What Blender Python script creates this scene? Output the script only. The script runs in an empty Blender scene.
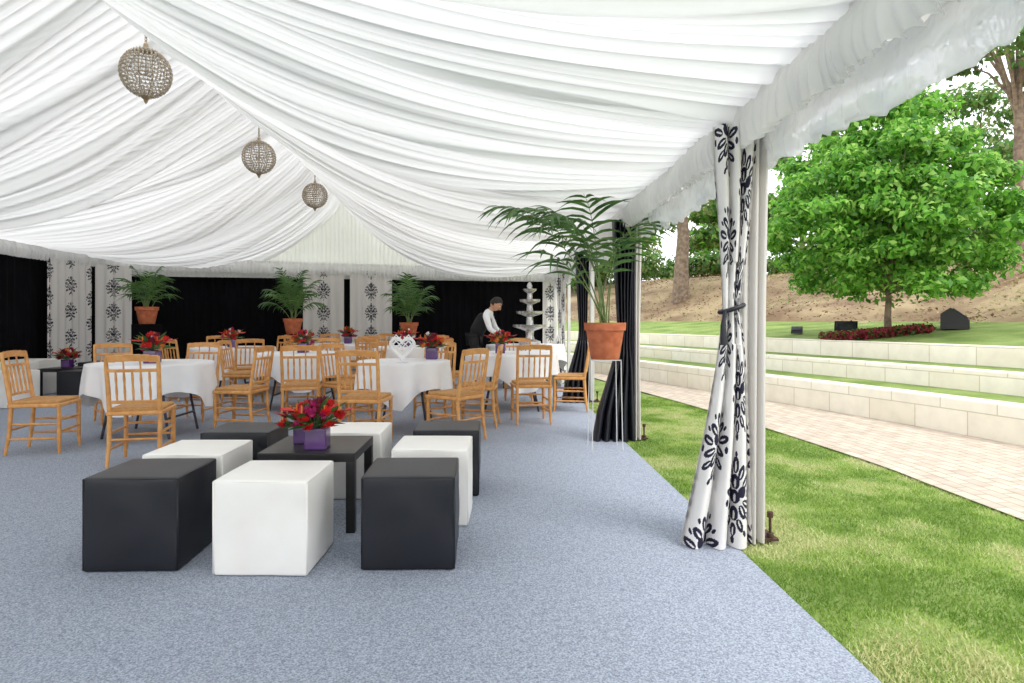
import bpy, math, random
import numpy as np
from mathutils import Vector, Matrix, noise
rnd=random.Random(7); nr=np.random.RandomState(5)
F=640.0; CX=495.0; HY=320.0; H=1.21
pi=math.pi
def lin(c):
    return tuple(((x/255.0)/12.92 if x/255.0<=0.04045 else (((x/255.0)+0.055)/1.055)**2.4) for x in c)+(1.0,)
# ---------------------------------------------------------------- materials
def mat(name,c,c2=None,rough=.6,scale=5.0,bump=0.0,bscale=None,metal=0.0,transl=0.0,spec=.5,detail=4.0,sheen=0.0,trans=0.0,alpha=1.0,lo=.35,hi=.65,bdist=.01):
    m=bpy.data.materials.new(name); m.use_nodes=True; nt=m.node_tree; N=nt.nodes; L=nt.links
    b=N['Principled BSDF']; out=N['Material Output']
    b.inputs['Roughness'].default_value=rough; b.inputs['Metallic'].default_value=metal
    b.inputs['Specular IOR Level'].default_value=spec
    b.inputs['Sheen Weight'].default_value=sheen
    b.inputs['Transmission Weight'].default_value=trans
    b.inputs['Alpha'].default_value=alpha
    b.inputs['Base Color'].default_value=lin(c)
    tc=N.new('ShaderNodeTexCoord')
    cs=None
    no=N.new('ShaderNodeTexNoise'); no.inputs['Scale'].default_value=scale; no.inputs['Detail'].default_value=detail
    L.new(tc.outputs['Object'],no.inputs['Vector'])
    cr=N.new('ShaderNodeValToRGB'); cr.color_ramp.elements[0].color=lin(c); cr.color_ramp.elements[1].color=lin(c2 or [min(255,x*1.04) for x in c])
    cr.color_ramp.elements[0].position=lo; cr.color_ramp.elements[1].position=hi
    L.new(no.outputs['Fac'],cr.inputs['Fac']); L.new(cr.outputs['Color'],b.inputs['Base Color']); cs=cr.outputs['Color']
    if bump>0:
        n2=N.new('ShaderNodeTexNoise'); n2.inputs['Scale'].default_value=bscale or scale; n2.inputs['Detail'].default_value=3
        L.new(tc.outputs['Object'],n2.inputs['Vector'])
        bp=N.new('ShaderNodeBump'); bp.inputs['Strength'].default_value=bump; bp.inputs['Distance'].default_value=bdist
        L.new(n2.outputs['Fac'],bp.inputs['Height']); L.new(bp.outputs['Normal'],b.inputs['Normal'])
    if transl>0:
        t=N.new('ShaderNodeBsdfTranslucent'); L.new(cs,t.inputs['Color'])
        mx=N.new('ShaderNodeMixShader'); mx.inputs['Fac'].default_value=transl
        L.new(b.outputs[0],mx.inputs[1]); L.new(t.outputs[0],mx.inputs[2]); L.new(mx.outputs[0],out.inputs['Surface'])
    return m
def pat_mat(name,c,c2,rough=.75,transl=.15):
    m=bpy.data.materials.new(name); m.use_nodes=True; nt=m.node_tree; N=nt.nodes; L=nt.links
    b=N['Principled BSDF']; out=N['Material Output']; b.inputs['Roughness'].default_value=rough
    a=N.new('ShaderNodeAttribute'); a.attribute_name='pat'
    cr=N.new('ShaderNodeValToRGB'); cr.color_ramp.elements[0].color=lin(c); cr.color_ramp.elements[1].color=lin(c2)
    cr.color_ramp.elements[0].position=.4; cr.color_ramp.elements[1].position=.6
    L.new(a.outputs['Fac'],cr.inputs['Fac']); L.new(cr.outputs['Color'],b.inputs['Base Color'])
    t=N.new('ShaderNodeBsdfTranslucent'); L.new(cr.outputs['Color'],t.inputs['Color'])
    mx=N.new('ShaderNodeMixShader'); mx.inputs['Fac'].default_value=transl
    L.new(b.outputs[0],mx.inputs[1]); L.new(t.outputs[0],mx.inputs[2]); L.new(mx.outputs[0],out.inputs['Surface'])
    return m
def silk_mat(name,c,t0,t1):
    # sheer silk: fold shade put into the cloth by cutting translucency at the pleats
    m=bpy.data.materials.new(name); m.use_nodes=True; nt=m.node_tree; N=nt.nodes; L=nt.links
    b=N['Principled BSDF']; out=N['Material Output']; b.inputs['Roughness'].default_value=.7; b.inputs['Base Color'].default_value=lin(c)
    a=N.new('ShaderNodeAttribute'); a.attribute_name='fold_shade'
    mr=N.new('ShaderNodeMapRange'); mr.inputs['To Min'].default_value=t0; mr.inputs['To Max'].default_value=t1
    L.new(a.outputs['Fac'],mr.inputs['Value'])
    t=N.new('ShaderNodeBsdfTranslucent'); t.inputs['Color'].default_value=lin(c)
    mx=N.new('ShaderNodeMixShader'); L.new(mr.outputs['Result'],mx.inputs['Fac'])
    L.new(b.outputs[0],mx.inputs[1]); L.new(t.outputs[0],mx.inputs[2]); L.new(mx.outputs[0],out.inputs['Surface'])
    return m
def brick_mat(name,c1,c2,mortar,scale,bw,rh,ms,rough=.85,uv=True,noi=.3):
    m=bpy.data.materials.new(name); m.use_nodes=True; nt=m.node_tree; N=nt.nodes; L=nt.links
    b=N['Principled BSDF']; b.inputs['Roughness'].default_value=rough
    tc=N.new('ShaderNodeTexCoord'); br=N.new('ShaderNodeTexBrick')
    br.inputs['Color1'].default_value=lin(c1); br.inputs['Color2'].default_value=lin(c2); br.inputs['Mortar'].default_value=lin(mortar)
    br.inputs['Scale'].default_value=scale; br.inputs['Brick Width'].default_value=bw; br.inputs['Row Height'].default_value=rh; br.inputs['Mortar Size'].default_value=ms
    L.new(tc.outputs['UV' if uv else 'Object'],br.inputs['Vector'])
    no=N.new('ShaderNodeTexNoise'); no.inputs['Scale'].default_value=6; no.inputs['Detail'].default_value=6
    L.new(tc.outputs['Object'],no.inputs['Vector'])
    mx=N.new('ShaderNodeMix'); mx.data_type='RGBA'; mx.blend_type='MULTIPLY'; mx.inputs['Factor'].default_value=noi
    L.new(br.outputs['Color'],mx.inputs['A'])
    cr=N.new('ShaderNodeValToRGB'); cr.color_ramp.elements[0].color=(.35,.33,.3,1); cr.color_ramp.elements[1].color=(1,1,1,1); cr.color_ramp.elements[0].position=.3; cr.color_ramp.elements[1].position=.6
    L.new(no.outputs['Fac'],cr.inputs['Fac']); L.new(cr.outputs['Color'],mx.inputs['B'])
    L.new(mx.outputs['Result'],b.inputs['Base Color'])
    bp=N.new('ShaderNodeBump'); bp.inputs['Strength'].default_value=.4; bp.inputs['Distance'].default_value=.01; bp.invert=True
    L.new(br.outputs['Fac'],bp.inputs['Height']); L.new(bp.outputs['Normal'],b.inputs['Normal'])
    return m
# ---------------------------------------------------------------- mesh builder
class MB:
    def __init__(s): s.v=[]; s.f=[]; s.m=[]
    def add(s,vs,fs,mi=0):
        o=len(s.v); s.v.extend([tuple(p) for p in vs]); s.f.extend([tuple(i+o for i in f) for f in fs]); s.m.extend([mi]*len(fs))
    def box(s,c,sz,mi=0,R=None):
        vs=[]
        for a in (-.5,.5):
            for b in (-.5,.5):
                for d in (-.5,.5):
                    p=Vector((a*sz[0],b*sz[1],d*sz[2]))
                    if R is not None: p=R@p
                    vs.append(p+Vector(c))
        s.add(vs,[(0,1,3,2),(4,6,7,5),(0,4,5,1),(2,3,7,6),(0,2,6,4),(1,5,7,3)],mi)
    def rbox(s,c,sz,r,mi=0,R=None,n=4,fn=None):
        hs=[x/2 for x in sz]; r=min(r,min(hs)*.98)
        def ts(h):
            a=[-h,-h+.35*r,-h+.7*r,-h+r]; mid=[(-h+r)+(2*h-2*r)*k/n for k in range(1,n)]
            return a+mid+[h-r,h-.7*r,h-.35*r,h]
        T=[ts(h) for h in hs]
        for ax in range(3):
            u,w=(ax+1)%3,(ax+2)%3
            for sg in (-1,1):
                vs=[]; nu,nw=len(T[u]),len(T[w])
                for a in T[u]:
                    for b in T[w]:
                        p=[0,0,0]; p[ax]=sg*hs[ax]; p[u]=a; p[w]=b
                        q=[max(-(hs[k]-r),min(hs[k]-r,p[k])) for k in range(3)]
                        d=Vector([p[k]-q[k] for k in range(3)])
                        pp=Vector(q)+d.normalized()*r
                        if fn: pp=fn(pp)
                        if R is not None: pp=R@pp
                        vs.append(pp+Vector(c))
                fs=[]
                for i in range(nu-1):
                    for j in range(nw-1):
                        k=i*nw+j; f=(k,k+nw,k+nw+1,k+1)
                        fs.append(f if sg>0 else f[::-1])
                s.add(vs,fs,mi)
    def tube(s,pts,rad,n=8,mi=0,cap=True,closed=False):
        pts=[Vector(p) for p in pts]; m=len(pts)
        if not hasattr(rad,'__len__'): rad=[rad]*m
        vs=[]; prev=None
        for i,p in enumerate(pts):
            if closed: t=pts[(i+1)%m]-pts[i-1]
            else: t=pts[min(i+1,m-1)]-pts[max(i-1,0)]
            if t.length<1e-9: t=Vector((0,0,1))
            t.normalize()
            if prev is None:
                a=Vector((0,0,1)) if abs(t.z)<.9 else Vector((1,0,0))
                x=t.cross(a).normalized()
            else:
                x=(prev-t*prev.dot(t)); x=x.normalized() if x.length>1e-6 else t.cross(Vector((0,0,1))).normalized()
            prev=x; y=t.cross(x)
            for k in range(n):
                a=2*pi*k/n; vs.append(p+(x*math.cos(a)+y*math.sin(a))*rad[i])
        fs=[]
        mm=m if closed else m-1
        for i in range(mm):
            for k in range(n):
                a=i*n+k; b=i*n+(k+1)%n; c=((i+1)%m)*n+(k+1)%n; d=((i+1)%m)*n+k
                fs.append((a,b,c,d))
        if cap and not closed:
            fs.append(tuple(range(n))[::-1]); fs.append(tuple((m-1)*n+k for k in range(n)))
        s.add(vs,fs,mi)
    def cyl(s,a,b,r,n=10,mi=0): s.tube([a,b],r,n,mi)
    def lathe(s,c,prof,n=20,mi=0):
        vs=[];c=Vector(c)
        for r,z in prof:
            for k in range(n):
                a=2*pi*k/n; vs.append(c+Vector((r*math.cos(a),r*math.sin(a),z)))
        fs=[]
        for i in range(len(prof)-1):
            for k in range(n):
                fs.append((i*n+k,i*n+(k+1)%n,(i+1)*n+(k+1)%n,(i+1)*n+k))
        s.add(vs,fs,mi)
    def ball(s,c,r,mi=0,nu=10,nv=7,R=None):
        if not hasattr(r,'__len__'): r=(r,r,r)
        vs=[];fs=[]
        for j in range(nv+1):
            ph=pi*j/nv
            for k in range(nu):
                a=2*pi*k/nu; p=Vector((r[0]*math.sin(ph)*math.cos(a),r[1]*math.sin(ph)*math.sin(a),r[2]*math.cos(ph)))
                if R is not None: p=R@p
                vs.append(p+Vector(c))
        for j in range(nv):
            for k in range(nu):
                fs.append((j*nu+k,(j+1)*nu+k,(j+1)*nu+(k+1)%nu,j*nu+(k+1)%nu))
        s.add(vs,fs,mi)
    def grid(s,nu,nv,fn,mi=0,mfn=None):
        o=len(s.v)
        for i in range(nu+1):
            for j in range(nv+1): s.v.append(tuple(fn(i/nu,j/nv)))
        for i in range(nu):
            for j in range(nv):
                a=o+i*(nv+1)+j; s.f.append((a,a+nv+1,a+nv+2,a+1)); s.m.append(mfn(i/nu,j/nv) if mfn else mi)
    def mesh(s,name,mats,smooth=True,ang=50):
        me=bpy.data.meshes.new(name); me.from_pydata(s.v,[],s.f)
        for m in mats: me.materials.append(m)
        me.polygons.foreach_set('material_index',s.m)
        if smooth:
            me.shade_smooth()
            if ang: me.set_sharp_from_angle(angle=math.radians(ang))
        me.update(); return me
    def obj(s,name,mats,smooth=True,ang=50,loc=(0,0,0),rot=0,parent=None):
        o=bpy.data.objects.new(name,s.mesh(name,mats,smooth,ang)); o.location=loc; o.rotation_euler=(0,0,rot)
        bpy.context.collection.objects.link(o)
        if parent: o.parent=parent
        return o
def inst(name,me,loc,rot=0,sc=1):
    o=bpy.data.objects.new(name,me); o.location=loc; o.rotation_euler=(0,0,rot); o.scale=(sc,sc,sc)
    bpy.context.collection.objects.link(o); return o
def empty(name,loc=(0,0,0)):
    o=bpy.data.objects.new(name,None); o.location=loc; bpy.context.collection.objects.link(o); return o
def nz(x,y=0,z=0): return noise.noise(Vector((x,y,z)))

# palette
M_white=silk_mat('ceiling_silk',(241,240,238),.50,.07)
M_gable=mat('gable_silk',(236,235,232),(244,243,240),rough=.7,scale=.8,transl=.34)
M_ruffle=mat('ruffle_fabric',(236,235,234),(244,243,242),rough=.7,scale=3,transl=.35)
M_black=mat('black_drape',(9,9,12),(14,13,17),rough=.95,scale=2,spec=.1)
M_blksat=mat('black_satin',(16,17,25),(28,30,42),rough=.45,scale=3)
M_carpet=mat('carpet_weave',(106,115,132),(188,196,211),rough=.95,scale=150,detail=8,bump=.8,bscale=260,lo=.30,hi=.70,bdist=.004)
M_bleather=mat('black_leather',(16,18,26),(22,24,33),rough=.42,scale=4,bump=.25,bscale=220,bdist=.002)
M_wleather=mat('white_leather',(243,240,234),(248,246,242),rough=.42,scale=4,bump=.2,bscale=160,bdist=.002)
M_cloth=mat('table_linen',(242,242,245),(249,249,250),rough=.8,scale=4,transl=.1)
M_wood=mat('chair_beech',(200,138,74),(222,164,98),rough=.36,scale=14)
M_pad=mat('seat_pad',(180,130,76),(196,148,92),rough=.8,scale=30)
M_tableblk=mat('black_lacquer',(20,18,20),(26,24,26),rough=.35,scale=10)
M_alu=mat('aluminium',(190,192,196),(205,207,210),rough=.35,scale=10,metal=.8)
M_terra=mat('terracotta',(176,92,58),(200,116,78),rough=.75,scale=12)
M_leaf=mat('palm_leaf',(52,90,40),(100,138,72),rough=.4,scale=5,transl=.3)
M_stem=mat('palm_stem',(96,120,64),(120,142,84),rough=.5,scale=9)
M_soil=mat('soil',(50,36,28),(74,56,42),rough=.95,scale=30)
M_steel=mat('dark_steel',(58,58,64),(84,84,90),rough=.4,scale=12,metal=.6)

# ---------------------------------------------------------------- tent dims
XR=-3.35; XL=-7.9; XE=1.3; YF=-2.6; BAY=2.95; Y1=3.44
def yend(x): return 13.2+(x-XL)/(1.35-XL)*2.1
FOLD_SHADE=[]
def ceilz(x,y,pl=True):
    if x>=XR: u=(x-XR)/(XE-XR); z=4.0+u*(2.38-4.0)
    else: u=(XR-x)/(XR-XL); z=4.0+u*(2.52-4.0)
    u=max(0,min(1,u)); su=math.sin(pi*u); sk=math.sin(pi*u**.62)
    fr=((y-Y1)/BAY)%1.0
    ye=yend(x); back=max(0,min(1,(y-(ye-4.6))/4.6)); back=back*back*(3-2*back)
    z-= (.24*su+.50*back*sk**.9) + .26*(math.sin(pi*fr)**.65)*(su**.9)*(1-.6*back)
    if pl:
        yw=y+.42*nz(u*1.1,y*.5,3.1)+.08*nz(u*3.0,y*1.9,9)
        r=max(0,1-abs(nz(yw*1.1,u*.5,4.4))*2.4)
        z-= .14*r*r*(su**.8)
        z+= .08*nz(yw*3.2,u*.7,1.7)*(.15+.85*su)
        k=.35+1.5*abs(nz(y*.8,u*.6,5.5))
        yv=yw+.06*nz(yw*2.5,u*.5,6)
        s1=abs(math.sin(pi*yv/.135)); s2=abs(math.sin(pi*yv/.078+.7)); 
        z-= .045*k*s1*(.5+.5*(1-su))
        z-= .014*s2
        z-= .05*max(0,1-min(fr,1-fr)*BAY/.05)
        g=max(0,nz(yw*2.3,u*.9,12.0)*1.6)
        fshade=.06+(1-s1)**2.0*(.35+.55*k)+(1-s2)**2*.28+.42*g*g+.5*max(0,r-.45)+.32*max(0,-nz(yw*3.2,u*.7,1.7)*1.5)+.25*max(0,1-min(fr,1-fr)*BAY/.06)  # painted shade mask: creases, gathers and bay seams come out darker
        FOLD_SHADE.append(max(0,min(1,fshade)))
    return z
mb=MB()
NY=1500
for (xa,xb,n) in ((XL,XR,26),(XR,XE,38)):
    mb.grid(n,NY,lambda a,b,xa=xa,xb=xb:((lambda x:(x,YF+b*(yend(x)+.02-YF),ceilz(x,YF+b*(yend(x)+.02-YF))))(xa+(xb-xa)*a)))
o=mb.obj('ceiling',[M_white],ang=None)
at=o.data.attributes.new('fold_shade','FLOAT','POINT'); at.data.foreach_set('value',FOLD_SHADE)

def wallpt(t): x=XL+(1.35-XL)*t; return x,yend(x)
mb=MB()
def gab(a,b):
    x,y=wallpt(a); top=ceilz(x,y,False)+.04; lo=2.12
    z=lo+(top-lo)*b
    return (x,y-.02+.010*math.sin(a*9.3*2*pi/.09+2*nz(a*9,b))+.02*nz(a*40,b*.6),z)
mb.grid(900,8,gab,0)
mb.obj('trim_1',[M_gable],ang=None)
def drape(name,p0,p1,z0,z1,m,amp=.03,per=.17,nz_=6,seed=0):
    L=math.dist(p0,p1); n=max(8,int(L/.02)); d=((p1[0]-p0[0])/L,(p1[1]-p0[1])/L); nn=(-d[1],d[0])
    mb=MB()
    def f(a,b):
        s=a*L; o=amp*math.sin(2*pi*s/per+3*nz(s*1.3,b*.6,seed))*(.4+1.2*abs(nz(s*.8,seed)))+amp*.9*nz(s*4,b*.5,seed+4)
        return (p0[0]+d[0]*s+nn[0]*o,p0[1]+d[1]*s+nn[1]*o,z0+(z1-z0)*b)
    mb.grid(n,nz_,f); return mb.obj(name,[m],ang=None)
drape('wall_left',(XL-.05,4.0),(XL-.05,13.2),0,2.5,M_black,seed=1)
drape('wall_back',(XL-.05,13.24),(1.3,15.32),0,2.35,M_black,seed=2)

# damask pattern
ELL=[(0,.98,.13,.25,0),(.24,.80,.12,.24,-25),(-.24,.80,.12,.24,25),(.46,.54,.13,.24,-50),(-.46,.54,.13,.24,50),(0,.5,.17,.22,0),
     (.68,.22,.13,.25,-70),(-.68,.22,.13,.25,70),(.27,.25,.15,.19,-40),(-.27,.25,.15,.19,40),(0,.08,.19,.2,0),
     (.52,-.12,.12,.28,-115),(-.52,-.12,.12,.28,115),(.3,-.32,.13,.23,-150),(-.3,-.32,.13,.23,150),(0,-.4,.15,.22,0),
     (.58,-.48,.10,.22,-130),(-.58,-.48,.10,.22,130),(.22,-.70,.11,.2,-155),(-.22,-.70,.11,.2,155),(0,-.86,.10,.2,0),
     (.86,-.05,.07,.11,0),(-.86,-.05,.07,.11,0),(0,-1.15,.06,.12,0),(0,1.28,.05,.09,0),(.4,-.92,.06,.11,30),(-.4,-.92,.06,.11,-30),
     (.72,.55,.05,.1,-40),(-.72,.55,.05,.1,40),(.5,.9,.05,.09,-20),(-.5,.9,.05,.09,20)]
def damask(x,y):
    for cx,cy,rx,ry,a in ELL:
        dx=x-cx; dy=y-cy; t=math.radians(a); c=math.cos(t); s=math.sin(t)
        u=c*dx+s*dy; v=-s*dx+c*dy
        q=(u/rx)**2+(v/ry)**2
        if q<.92 and not ((u/(rx*.22))**2+((v+ry*.2)/(ry*.6))**2<1 and ry>.19): return 1.0
    return 0.0
def tiled(c,z,cw,mw,mh,per,c0):
    k=round((c-c0)/cw); x=(c-c0-k*cw)/(mw/2); zz=z+(per/2 if k%2 else 0)
    j=round(zz/per); y=(zz-j*per)/(mh/2)*1.3
    if abs(x)>1.05 : return 0.0
    return damask(x,y)
M_dam=pat_mat('damask_cloth',(236,233,232),(28,27,54))
M_damb=pat_mat('damask_cloth_far',(230,226,222),(56,55,66))
def damask_curtain(name,nu,nv,pos,m,pat):
    mb=MB(); mb.grid(nu,nv,pos); o=mb.obj(name,[m],ang=None)
    vals=[pat(i/nu,j/nv) for i in range(nu+1) for j in range(nv+1)]
    at=o.data.attributes.new('pat','FLOAT','POINT'); at.data.foreach_set('value',vals); return o
def flat_panel(name,p0,p1,z0,z1):
    L=math.dist(p0,p1); d=((p1[0]-p0[0])/L,(p1[1]-p0[1])/L); nn=(d[1],-d[0]); sd=rnd.random()*20
    def pos(a,b):
        s=a*L; o=.03*math.sin(2*pi*s/.19+sd)*(1-.3*b)
        return (p0[0]+d[0]*s+nn[0]*o,p0[1]+d[1]*s+nn[1]*o,z0+(z1-z0)*b)
    damask_curtain(name,int(L/.011),int((z1-z0)/.011),pos,M_damb,
        lambda a,b:tiled(a*L,b*(z1-z0)+.10,.60,.30,.44,.48,L/2))
def LW(px): return (XL+.10, -(XL+.1)*F/(CX-px))
def BW(px,off=.14):
    k=(px-CX)/F; c=2.1/(1.35-XL); y=(13.2-XL*c)/(1-k*c)-off; return (k*y,y)
flat_panel('damask_curtain',LW(47),LW(93),.02,2.3)
flat_panel('damask_curtain',(XL+.12,12.45),(XL+.45,13.1),.02,2.3)
flat_panel('damask_curtain',BW(303),BW(344),.02,2.3)
flat_panel('damask_curtain',BW(350),BW(392),.02,2.3)
flat_panel('damask_curtain',BW(543),BW(558),.02,2.25)

def valance(name,pts,z_top,z_bot,m,nrm,amp=.022,per=.085,jag=1.2):
    mb=MB(); P=[Vector(p) for p in pts]; L=(P[1]-P[0]).length; d=(P[1]-P[0])/L; nn=Vector(nrm)
    n=int(L/.014)
    def f(a,b):
        s=a*L; sw=s+.05*nz(s*2.2,7.7)*jag; zt=z_top(a); zb=z_bot(a)+.010*math.sin(2*pi*sw/(per*.97)+2)+.02*nz(s*2,3)
        hdr=.05
        if b<.2: z=zt+hdr*(1-b/.2); w=.5+.6*(1-b/.2)
        elif b<.3: z=zt; w=.15
        else: z=zt+(zb-zt)*(b-.3)/.7; w=.3+1.1*(b-.3)/.7
        o=amp*w*(math.sin(2*pi*sw/per)*(.55+.9*abs(nz(s*1.7,9)))+1.0*nz(s*7,b*1.2,3))+.03*(b>.3)*math.sin(pi*min(1,(b-.3)/.7))
        p=P[0]+d*s+nn*o; return (p.x,p.y,z)
    mb.grid(n,12,f); return mb.obj(name,[m],ang=None)
valance('trim_2',((XL+.08,4,0),(XL+.08,13.15,0)),lambda a:2.47,lambda a:2.25,M_ruffle,(1,0,0))
valance('trim_3',((XL+.05,13.05,0),(1.25,15.14,0)),lambda a:2.47-.12*a,lambda a:2.25-.13*a,M_ruffle,(0,-1,0))
valance('trim_4',((XE,YF,0),(XE,15.2,0)),lambda a:2.35,lambda a:2.12,M_ruffle,(-1,0,0),amp=.028,per=.075,jag=2)
mb=MB(); mb.box((1.42,(YF+15.3)/2,2.30),(.10,15.3-YF,.08),0)
mb.obj('eave_beam',[M_alu])
M_pvc=mat('clear_pvc',(226,230,236),(246,247,249),rough=.15,scale=3,transl=.35,bump=.7,bscale=10,bdist=.04,spec=.9,alpha=.55)
mb=MB()
def ov(a,b):
    y=YF-.4+a*(15.7-YF)
    if b<.35: t=b/.35; return (XE-.02+(1.54-XE)*t,y,2.43-.06*t+.012*nz(y*4,t*3))
    t=(b-.35)/.65; zb=2.20+.02*math.sin(y*7)+.02*nz(y*3)
    return (1.535+.02*t+.04*nz(y*5,t*2)*t+.014*math.sin(y*2*pi/.11+2*nz(y*2,6))*t,y,2.37+(zb-2.37)*t)
mb.grid(1100,14,ov,0)
mb.obj('roof_edge_valance',[M_ruffle],ang=None)
# clear pvc side sheet, bunched and hanging from the eave beam
mb=MB()
def bs(a,b):
    y=YF+a*(15.2-YF); fr=((y-Y1)/BAY)%1.0; sg=math.sin(pi*fr)
    t=2*pi*b; rz=.115+.02*nz(y*1.4,4)+.014*nz(y*6,8); rx=.028+.012*nz(y*3,2)
    w=1+.45*nz(y*9,math.cos(t)*1.5,math.sin(t)*1.5)
    zz=rz*w*math.sin(t)
    return (1.475+rx*w*math.cos(t)+.02*nz(y*2.1,1)+.012*math.sin(y*2*pi/.14+3*nz(y,2))*(zz<0),y,2.15-.02*sg+zz+.012*nz(y*5))
mb.grid(1000,24,bs,0)
mb.obj('bundled_clear_sheet',[M_pvc],ang=None)

# uprights, stakes and gathered side curtains
M_rust=mat('rusty_iron',(70,52,42),(96,72,56),rough=.8,scale=30,metal=.3)
M_post=mat('white_post',(214,212,210),(224,222,220),rough=.5,scale=6)
for k in range(0,5):
    yy=Y1+.10+k*BAY
    if yy>15.3: yy=15.2
    mb=MB(); mb.box((1.43,yy,1.14),(.055,.10,2.22),0); mb.box((1.45,yy,.02),(.17,.16,.012),1)
    mb.cyl((1.50,yy-.05,-.1),(1.50,yy-.05,.14),.008,8,1); mb.cyl((1.50,yy-.05,.135),(1.50,yy-.05,.165),.017,8,1); mb.cyl((1.50,yy-.05,.03),(1.50,yy-.05,.05),.02,8,1)
    mb.obj('tent_upright',[M_post,M_rust])
def gathered(name,y0,prof,n,m,patt,nu,nv,zt,amp=(.05,.014,.07),zt_tie=1.29,seed=0.0):
    zs=[p[0] for p in prof][::-1]; xl=[p[1] for p in prof][::-1]; xr=[p[2] for p in prof][::-1]
    def pos(a,b):
        z=.015+(zt-.015)*b
        l=float(np.interp(z,zs,xl)); r=float(np.interp(z,zs,xr))
        if z>zt_tie: am=amp[1]+(amp[0]-amp[1])*min(1,(z-zt_tie)/.7)
        else: am=amp[1]+(amp[2]-amp[1])*min(1,(zt_tie-z)/1.0)
        ph=2*pi*n*a+seed+.6*nz(a*3,z*.8,seed)
        x=l+(r-l)*(a+.035*math.sin(ph*1.0+1.2))
        return (x,y0+am*math.sin(ph)-.02*math.sin(pi*a)*(am>.02),z)
    return damask_curtain(name,nu,nv,pos,m,patt)
prof1=[(2.24,1.15,1.40),(2.0,1.16,1.39),(1.7,1.185,1.36),(1.42,1.20,1.325),(1.27,1.205,1.31),(1.13,1.19,1.325),(.9,1.155,1.345),(.6,1.10,1.36),(.3,1.035,1.37),(0,.965,1.38)]
CW=.74
def frontpat(a,b):
    z=b*2.22
    return tiled(a*CW,z+.02,.31,.32,.48,.54,.22)
gathered('side_curtain',Y1-.04,prof1,3.5,M_dam,frontpat,230,520,2.24,amp=(.035,.012,.055),zt_tie=1.27)
M_plain=pat_mat('curtain_white_stripe',(218,214,211),(34,34,54),transl=.25)
prof1b=[(2.24,1.30,1.475),(1.29,1.30,1.46),(0,1.29,1.45)]
gathered('side_curtain_lining',Y1+.02,prof1b,3,M_plain,lambda a,b:1.0 if (a<.14 ) else 0.0,60,60,2.24,amp=(.03,.02,.035))
mb=MB(); mb.tube([(1.257+.062*math.cos(t),Y1-.04+.045*math.sin(t),1.27+.02*math.cos(t)) for t in np.linspace(0,2*pi,20)[:-1]],.012,8,0,closed=True)
mb.tube([(1.21,Y1-.08,1.26),(1.19,Y1-.10,1.18),(1.195,Y1-.10,1.08)],[.008,.014,.02],8,0)
mb.obj('curtain_tieback',[M_blksat])
for k in (1,2,3):
    pr=[(2.2,1.17,1.37),(1.9,1.18,1.36),(1.5,1.20,1.345),(1.1,1.22,1.34),(.95,1.21,1.34),(.7,1.14,1.36),(.3,1.02,1.37),(0,.97,1.38)]
    if k==1: gathered('black_side_curtain',Y1+k*BAY-.03,pr,4.5,M_blksat,lambda a,b:0.0,110,60,2.2,zt_tie=1.0,seed=2.0)
    else: gathered('side_curtain',Y1+k*BAY-.03,pr,4.5,M_dam if k==3 else M_blksat,lambda a,b:tiled(a*CW,b*2.22,.36,.33,.46,.62,.16),60,160,2.2,zt_tie=1.0,seed=2.0)
gathered('side_curtain_lining',Y1+BAY+.03,[(2.2,1.33,1.47),(1,1.35,1.45),(0,1.33,1.46)],3,M_plain,lambda a,b:1.0 if a<.5 else 0.0,50,20,2.2,amp=(.03,.02,.035))

# ---------------------------------------------------------------- floor / lawn
mb=MB(); mb.box(((XL-.2+1.28)/2,(YF-.6+15.4)/2,-.02),(1.28-XL+.2,15.4-YF+.6,.06),0)
mb.obj('floor',[M_carpet],smooth=False)

M_grassg=mat('lawn_turf',(112,140,58),(160,180,102),rough=.95,scale=1.8,detail=9,bump=1.0,bscale=90,lo=.3,hi=.7,bdist=.03)
base=[(5.7,-6),(5.7,-2),(5.6,2),(5.35,4.5),(5.04,6.1),(4.5,8.15),(3.55,11),(2.3,14.5),(0.6,18),(-2,21.5),(-6,25),(-12,28)]
inner=[(3.1,-6),(3.15,-2),(3.15,2),(3.15,3.8),(3.14,5.0),(3.1,6.0),(2.8,8.6),(2.3,11.5),(1.75,14.5),(.4,17.4),(-2.4,20.8),(-6.2,24.2),(-12,27)]
def catmull(P,n=14):
    out=[]
    for i in range(len(P)-1):
        p0=P[max(i-1,0)];p1=P[i];p2=P[i+1];p3=P[min(i+2,len(P)-1)]
        for k in range(n):
            t=k/n; out.append(tuple(.5*((2*p1[q])+(-p0[q]+p2[q])*t+(2*p0[q]-5*p1[q]+4*p2[q]-p3[q])*t*t+(-p0[q]+3*p1[q]-3*p2[q]+p3[q])*t**3) for q in (0,1)))
    out.append(P[-1]); return out
B=np.array(catmull(base)); I=np.array(catmull(inner))
T=np.gradient(B,axis=0); T/=np.linalg.norm(T,axis=1)[:,None]; NN=np.stack([T[:,1],-T[:,0]],1)
for _ in range(12): NN[1:-1]=(NN[:-2]+NN[1:-1]*2+NN[2:])/4
NN/=np.linalg.norm(NN,axis=1)[:,None]
ARC=np.concatenate([[0],np.cumsum(np.linalg.norm(np.diff(B,axis=0),axis=1))])
PROF=[(2.05,.86),(3.5,1.0),(5.2,1.16),(7,1.75),(9,2.5),(10.5,2.85),(14,3.0),(60,4.0)]
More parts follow.
